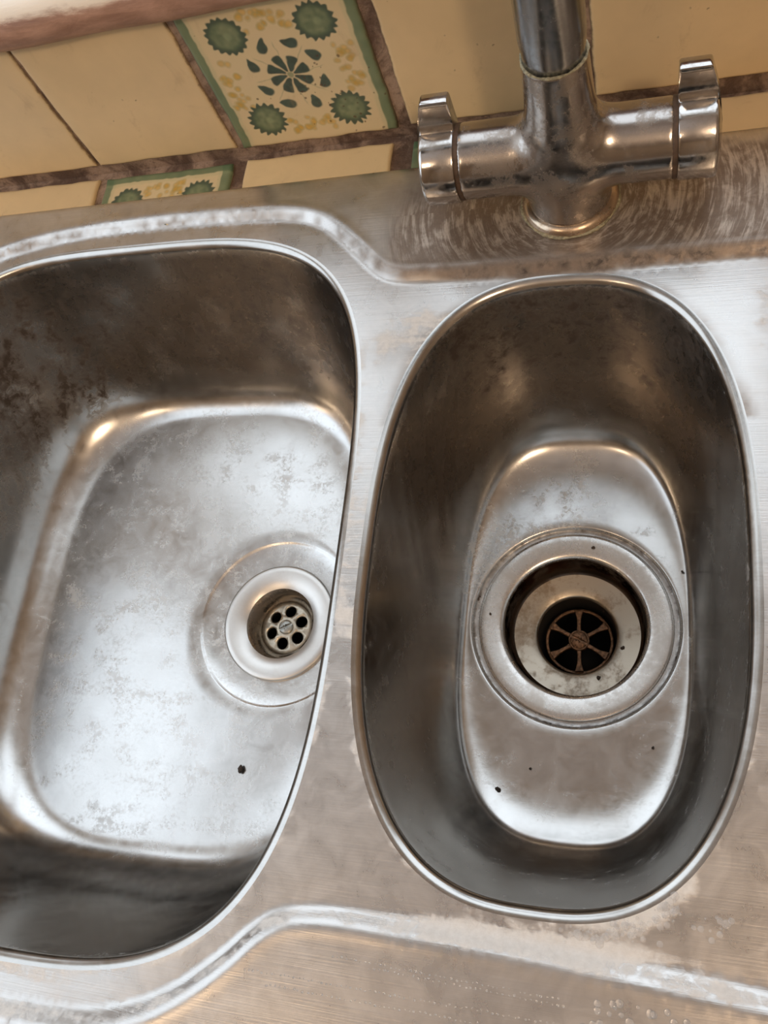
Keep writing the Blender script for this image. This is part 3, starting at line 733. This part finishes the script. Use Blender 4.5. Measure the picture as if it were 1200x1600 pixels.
# right: wide basket waste, no basket in it
wr = empty('sink_waste', (0, 0, -RIGHT['D']*MM))
tag(wr, 'wide round steel waste with rusty six-spoked strainer in the narrow half bowl', 'drain')
zb = -1.9
autosmooth(lathe('flange', [(53.5, zb-2.0), (53.6, zb+0.2), (53.0, zb+0.75), (52.0, zb+0.9), (49, zb+0.75), (44, zb+0.2), (41.8, zb-0.1), (40.6, zb-0.6), (39.6, zb-1.6), (39.2, zb-3.0)], M['waste'], wr, 120), 60)
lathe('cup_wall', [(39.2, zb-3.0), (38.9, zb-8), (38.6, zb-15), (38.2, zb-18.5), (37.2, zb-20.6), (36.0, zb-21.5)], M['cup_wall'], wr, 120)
lathe('cup_base', [(36.0, zb-21.5), (33, zb-22.2), (28, zb-23.2), (24.2, zb-24.0), (23.2, zb-24.6), (22.6, zb-26)], M['cup'], wr, 120)
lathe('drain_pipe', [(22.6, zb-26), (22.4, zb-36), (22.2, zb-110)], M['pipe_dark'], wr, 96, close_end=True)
st = ring_spokes('strainer', wr, 0.3, 0.2, zb-39, 18.8, M['rust'])
s_ = screw(st, 0.3, 0.2, zb-37.6, 5.2, 2.7, M['rust'])
# left: small plug waste
wl = empty('sink_waste', (LEFT['dr'][0]*MM, LEFT['dr'][1]*MM, -LEFT['D']*MM))
tag(wl, 'small bright plug waste with a six-holed strainer in the large bowl', 'drain')
zb = -1.0
autosmooth(lathe('flange', [(37.0, zb-3), (37.2, zb-0.6), (36.8, zb+0.3), (35.8, zb+0.75), (33, zb+0.8), (28.5, zb+0.2), (25.0, zb-0.8), (22.6, zb-2.2)], M['waste_bright'], wl, 120), 60)
lathe('throat', [(22.6, zb-2.2), (20.8, zb-4.6), (19.4, zb-8.0), (18.0, zb-12), (17.2, zb-15), (16.9, zb-19)], M['throat'], wl, 120)
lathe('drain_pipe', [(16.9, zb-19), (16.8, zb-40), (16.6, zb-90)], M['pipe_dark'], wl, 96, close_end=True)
def holed_disc(parent, z, r, hole_r, hole_c, mat):
    loops = [[(r*math.cos(2*PI*i/72), r*math.sin(2*PI*i/72)) for i in range(72)]]
    for k in range(6):
        a = PI/2+k*PI/3-0.12
        loops.append([(hole_c*math.cos(a)+hole_r*math.cos(2*PI*i/28), hole_c*math.sin(a)+hole_r*math.sin(2*PI*i/28)) for i in range(28)])
    av = []; ed = []
    for l in loops:
        b = len(av); av += [Vector(p) for p in l]; ed += [(b+i, b+(i+1) % len(l)) for i in range(len(l))]
    for rr in (3, 6, 9, 12, 15):
        for i in range(int(rr*3)):
            p = (rr*math.cos(2*PI*i/(rr*3)), rr*math.sin(2*PI*i/(rr*3)))
            if all(math.hypot(p[0]-hole_c*math.cos(PI/2+k*PI/3-0.12), p[1]-hole_c*math.sin(PI/2+k*PI/3-0.12)) > hole_r+0.4 for k in range(6)) and rr < r-0.5: av.append(Vector(p))
    vo, eo, fo, *_ = delaunay_2d_cdt(av, ed, [], 0, 1e-6)
    F = []
    for f in fo:
        c = (vo[f[0]]+vo[f[1]]+vo[f[2]])/3
        if all(math.hypot(c.x-hole_c*math.cos(PI/2+k*PI/3-0.12), c.y-hole_c*math.sin(PI/2+k*PI/3-0.12)) > hole_r*0.99 for k in range(6)): F.append(f)
    V = [(v.x*MM, v.y*MM, (z-0.006*(v.x**2+v.y**2))*MM) for v in vo]
    o = mesh_obj('strainer', V, F, mat, parent, True)
    md = o.modifiers.new('solid', 'SOLIDIFY'); md.thickness = 0.002; md.offset = -1
    return o
st = holed_disc(wl, zb-13, 17.2, 3.85, 10.6, M['strainer'])
screw(st, 0, 0, zb-12.4, 4.7, 0.5, M['screw'])

# ------------------------------------------------------------------ mixer tap
TX, TY, TZ = 1.5, 183.0, 33.0
tap = empty('mixer_tap', (TX*MM, TY*MM, 0))
tag(tap, 'worn chrome two-handled mixer tap standing on the sink ledge', 'tap')
def tap_body():
    """barrel and upright blended with a soft fillet (smooth union sampled on a grid of rays)"""
    def sd_up(p):
        z = p[:, 2]; r = np.hypot(p[:, 0], p[:, 1])
        rad = np.interp(z, (0, 6, 14, 33, 50, 66, 86), (20.6, 20.2, 19.8, 19.0, 16.6, 14.9, 13.9))
        return np.maximum(r-rad, np.maximum(z-86.0, 2.0-z))
    def sd_bar(p):
        r = np.hypot(p[:, 1], p[:, 2]-TZ); return np.maximum(r-17.3, np.abs(p[:, 0])-48.0)
    def f(p):
        a, b = sd_up(p), sd_bar(p); k = 10.0; h = np.clip(0.5+0.5*(b-a)/k, 0, 1)
        return b*(1-h)+a*h-k*h*(1-h)
    bm = bmesh.new()
    bmesh.ops.create_cone(bm, cap_ends=True, segments=64, radius1=19.5*MM, radius2=14.5*MM, depth=84*MM, matrix=Matrix.Translation((0, 0, 44*MM)))
    bmesh.ops.create_cone(bm, cap_ends=True, segments=64, radius1=17.3*MM, radius2=17.3*MM, depth=96*MM, matrix=Matrix.Translation((0, 0, TZ*MM)) @ Matrix.Rotation(PI/2, 4, 'Y'))
    me = bpy.data.meshes.new('tmp'); bm.to_mesh(me); bm.free()
    o = bpy.data.objects.new('tmp', me); COL.objects.link(o)
    md = o.modifiers.new('r', 'REMESH'); md.mode = 'VOXEL'; md.voxel_size = 1.15*MM
    dg = bpy.context.evaluated_depsgraph_get(); ev = o.evaluated_get(dg); m2 = bpy.data.meshes.new_from_object(ev)
    bpy.data.objects.remove(o)
    P = np.empty(len(m2.vertices)*3); m2.vertices.foreach_get('co', P); P = P.reshape(-1, 3)/MM
    E3 = np.eye(3)*0.05
    for it in range(14):                                       # slide the vertices onto the blended surface
        d = f(P); g = np.stack([(f(P+E3[i])-f(P-E3[i]))/0.1 for i in range(3)], 1)
        g /= np.maximum(np.linalg.norm(g, axis=1, keepdims=True), 0.3); P = P-g*np.clip(d, -2, 2)[:, None]*0.9
    m2.vertices.foreach_set('co', (P*MM).ravel()); m2.update()
    m2.polygons.foreach_set('use_smooth', [True]*len(m2.polygons)); m2.materials.clear(); m2.materials.append(M['tap'])
    m2.name = 'body'
    ob = bpy.data.objects.new('body', m2); COL.objects.link(ob); ob.parent = tap
    s = ob.modifiers.new('s', 'SMOOTH'); s.factor = 0.5; s.iterations = 3
    return ob
tap_body()
lathe('base_ring', [(19.0, 4.4), (20.4, 4.6), (21.4, 4.2), (22.6, 3.2), (23.4, 1.8), (23.6, 0.4), (23.6, -0.2)], M['ring'], tap, 96)
# crusty scale round the foot and at the swivel seam
def crust(name, r, z, t, mat, seed):
    n, mth = 110, 10; rg = random.Random(seed); rings = []
    for i in range(n):
        a = 2*PI*i/n; w_ = t*(0.55+0.75*abs(math.sin(a*3.3+seed))*rg.uniform(.6, 1.2))
        rings.append([((r+w_*math.cos(2*PI*k/mth))*MM*math.cos(a), (r+w_*math.cos(2*PI*k/mth))*MM*math.sin(a), (z+0.75*w_*math.sin(2*PI*k/mth))*MM) for k in range(mth)])
    V, F = rings_mesh(rings+[rings[0]]); return mesh_obj(name, V, F, mat, tap)
crust('limescale_ring', 23.6, 0.5, 1.0, M['crust'], 3)
crust('limescale_seam', 13.5, 85.9, 0.75, M['crust'], 8)
# swivel spout: up, then over towards the large bowl, above the frame
def spout():
    path = [(0, 0, z) for z in np.linspace(84.0, 175, 16)]
    d = Vector((-0.995, -0.10, 0)).normalized(); R = 60
    for k in range(1, 25):
        a = PI*0.5*k/24; path.append((d.x*R*(1-math.cos(a)), d.y*R*(1-math.cos(a)), 175+R*math.sin(a)))
    for k in range(1, 3): path.append((d.x*(R+k*12), d.y*(R+k*12), 175+R))
    x0, y0, z0 = path[-1]
    for k in range(1, 17):
        a = PI*0.5*k/16; path.append((x0+d.x*34*math.sin(a), y0+d.y*34*math.sin(a), z0-34*(1-math.cos(a))))
    x0, y0, z0 = path[-1]; path.append((x0, y0, z0-18))
    path = [(a*MM, b*MM, c*MM) for a, b, c in path]
    rad = [13.1*MM]*2+[13.7*MM]*(len(path)-2)
    return tube('spout', path, rad, M['spout'], tap, 56)
spout()
def handle(side):
    r = 18.4; prof = []
    # around the drum from the back-top, underneath, up the front
    for k in range(0, 49):
        a = math.radians(38) - math.radians(38+360-86)*k/48
        prof.append((r*math.cos(a), r*math.sin(a)))
    # concave front of the lever, its rounded tip and straight back
    p0 = Vector(prof[-1]); tipf = Vector((2.6, 33.0)); c1 = Vector((5.2, 22.0)); 
    for k in range(1, 13):
        t = k/12; p = p0*(1-t)**2+c1*2*t*(1-t)+tipf*t*t; prof.append((p.x, p.y))
    prof += [(3.0, 33.9), (4.4, 34.3), (9.6, 33.2), (10.4, 32.6), (10.9, 31.6)]
    p0 = Vector((10.9, 31.6)); p1 = Vector(prof[0])
    for k in range(1, 6): p = p0.lerp(p1, k/6); prof.append((p.x, p.y))
    n = len(prof); c = Vector((0, 0))
    xs = [(49.2, 0.955), (49.5, 0.985), (50.2, 1.0), (58, 1.0), (65.0, 1.0), (66.2, 0.99), (66.9, 0.965), (67.2, 0.93)]
    rings = []
    for (x, s) in xs:
        ring = []
        for (u, v) in prof:
            dist = math.hypot(u, v); dome = 0 if x < 55 else -4.6*(dist/34)**2*(x-55)/12
            inset = (1-s)*r; k = max(0, dist-inset)/dist
            ring.append((side*(x+dome)*MM, u*k*MM, (TZ+v*k)*MM))
        rings.append(ring)
    xe = rings[-1]
    for (x, s) in ((67.6, 0.6), (67.8, 0.2)):
        rings.append([(side*(x-4.6*(math.hypot(p[1]/MM, p[2]/MM-TZ)*s/0.93/34)**2)*MM, p[1]*s/0.93, TZ*MM+(p[2]-TZ*MM)*s/0.93) for p in xe])
    V, F = rings_mesh(rings, True, True)
    if side > 0: F = [f[::-1] for f in F]
    o = mesh_obj('handle', V, F, M['tap_handle'], tap)
    me = o.data; bm = bmesh.new(); bm.from_mesh(me); bmesh.ops.recalc_face_normals(bm, faces=bm.faces[:]); bm.to_mesh(me); bm.free()
    autosmooth(o, 38); return o
for s in (-1, 1):
    handle(s)
    rg = [[(s*x*MM, rr*MM*math.cos(2*PI*i/64), (TZ+rr*math.sin(2*PI*i/64))*MM) for i in range(64)] for x, rr in ((47.0, 16.9), (47.6, 17.45), (48.4, 17.5), (49.4, 17.3))]
    V, F = rings_mesh(rg); o = mesh_obj('groove_ring', V, F, M['groove'], tap); o['label'] = 'brown grimy ring between tap body and handle'

# ------------------------------------------------------------------ crumbs, suds and drops
def zfloor(B): return -B['D']+1.0
def crumb(x, y, z, s, seed, label, group=None):
    rg = random.Random(seed); bm = bmesh.new(); bmesh.ops.create_icosphere(bm, subdivisions=2, radius=1)
    for v in bm.verts: v.co = Vector((v.co.x*s*rg.uniform(.7, 1.25), v.co.y*s*rg.uniform(.45, 1.0), max(-.35*s, v.co.z*s*0.5)))*MM
    o = bm_obj('crumb', bm, M['crumb'], None, True); o.location = (x*MM, y*MM, (z+0.3*s)*MM); o.rotation_euler.z = rg.uniform(0, 3)
    tag(o, label, 'crumb', group); return o
crumb(-190.5, -95, -137.6, 2.2, 1, 'dark crumb lying on the pale floor of the large bowl')
crumb(-35.8, -92.4, -128.0, 1.6, 2, 'largest dark crumb in the half bowl below its drain')
for i, (x, y, s) in enumerate(((-24.6, -104, 0.9), (-19.6, -80, 0.7), (42.5, -64, 0.8), (57.6, 31.5, 0.8), (20, -108, 0.6))):
    crumb(x, y, -128.6, s, 10+i, 'tiny dark crumb on the half bowl floor, '+('close below the largest crumb', 'midway between largest crumb and drain', 'front right of the drain', 'right of the drain by the wall', 'nearest the front wall')[i], 'tiny crumbs in the half bowl')
for i, (x, y, s) in enumerate(((9.5, 45.5, 1.1), (-47.2, 4.0, 0.8))):
    crumb(x, y, -131.1, s, 20+i, 'small crumb on the wide waste flange, '+('behind the opening', 'left of the opening')[i], 'crumbs on the wide waste flange')
for i, (x, y, s) in enumerate(((26.0, -6.5, 1.3), (13.0, -24.5, 1.4))):
    crumb(x, y, -155.4, s, 30+i, 'small crumb down inside the wide waste, '+('right of the strainer', 'in front of the strainer')[i], 'crumbs in the waste cup')
def sudsmat():
    m = NT('soap_suds'); a = m.noise(300, 4, 0.6, 0, m.coord())
    return m.out(m.mix(a, (0.70, 0.68, 0.66), (0.90, 0.89, 0.88)), 0.25, 0.0, m.bump(a, 0.3, 0.0005), Alpha=0.30, Transmission_Weight=0.0)
M['suds'] = sudsmat()
def watermat():
    m = NT('water_drop'); a = m.noise(200, 3, 0.5, 0, m.coord())
    return m.out(m.mix(a, (0.93, 0.93, 0.93), (1, 1, 1)), 0.03, 0.0, m.bump(a, 0.05, 0.0003), Transmission_Weight=0.85, IOR=1.33)
M['water'] = watermat()
def domes(name, items, mat, label, cat):
    """flattened bubbles and drops: items (x,y,z,r,h) in mm"""
    V = []; F = []
    for (x, y, z, r, h) in items:
        b = len(V); n = 12
        for (rr, hh) in ((1, -0.1), (0.95, 0.35), (0.72, 0.75), (0.38, 0.95)):
            V += [((x+r*rr*math.cos(2*PI*i/n))*MM, (y+r*rr*math.sin(2*PI*i/n))*MM, (z+h*hh)*MM) for i in range(n)]
        V.append((x*MM, y*MM, (z+h)*MM))
        for k in range(3):
            for i in range(n): j = (i+1) % n; F.append((b+k*n+i, b+k*n+j, b+(k+1)*n+j, b+(k+1)*n+i))
        for i in range(n): F.append((b+3*n+i, b+3*n+(i+1) % n, b+4*n))
    o = mesh_obj(name, V, F, mat); tag(o, label, cat, kind='stuff'); return o
def dz(x, y):
    px = np.array([x], float); py = np.array([y], float); return float(deck_z(px, py, poly_sd(px, py, STEP))[0])
rg = random.Random(5); it = []
for (cx, cy, sx, sy, n) in ((46, -134, 4.5, 7, 80), (33, -142, 8, 4, 70), (20, -147, 9, 3, 35), (65, -137, 6, 5, 12)):
    for k in range(n):
        x, y = rg.gauss(cx, sx*.55), rg.gauss(cy, sy*.55); r = rg.choice((0.3, 0.4, 0.5, 0.7, 0.9, 1.2, 1.6)); 
        if poly_sd(np.array([x]), np.array([y]), np.stack(sup_loop(*RIGHT['c'], *RIGHT['ab'], RIGHT['n'], 120)[:2], 1))[0] < ROLL+0.5: continue
        it.append((x, y, dz(x, y), r, r*0.18))
domes('soap_suds', it, M['suds'], 'patch of white soap suds beside the front lip of the half bowl', 'suds')
it = []
for k in range(75):
    x, y = rg.gauss(34, 11), rg.uniform(-186, -166); r = rg.uniform(0.5, 1.7); it.append((x, y, dz(x, y), r, r*0.4))
for row, (y0, xa, xb, sl) in enumerate(((-166.5, -75, 12, -0.02), (-168.5, -60, 14, -0.02), (-176, -110, 16, 0.0), (-180, -100, 20, 0.0))):
    n = int((xb-xa)/1.9)
    for k in range(n):
        x = xa+(xb-xa)*k/n+rg.uniform(-.4, .4); y = y0+sl*(x-xa)+rg.uniform(-.35, .35); r = rg.uniform(0.25, 0.55); it.append((x, y, dz(x, y), r, r*0.5))
domes('water_drops', it, M['water'], 'rows of small water drops on the front ledge of the sink', 'water')
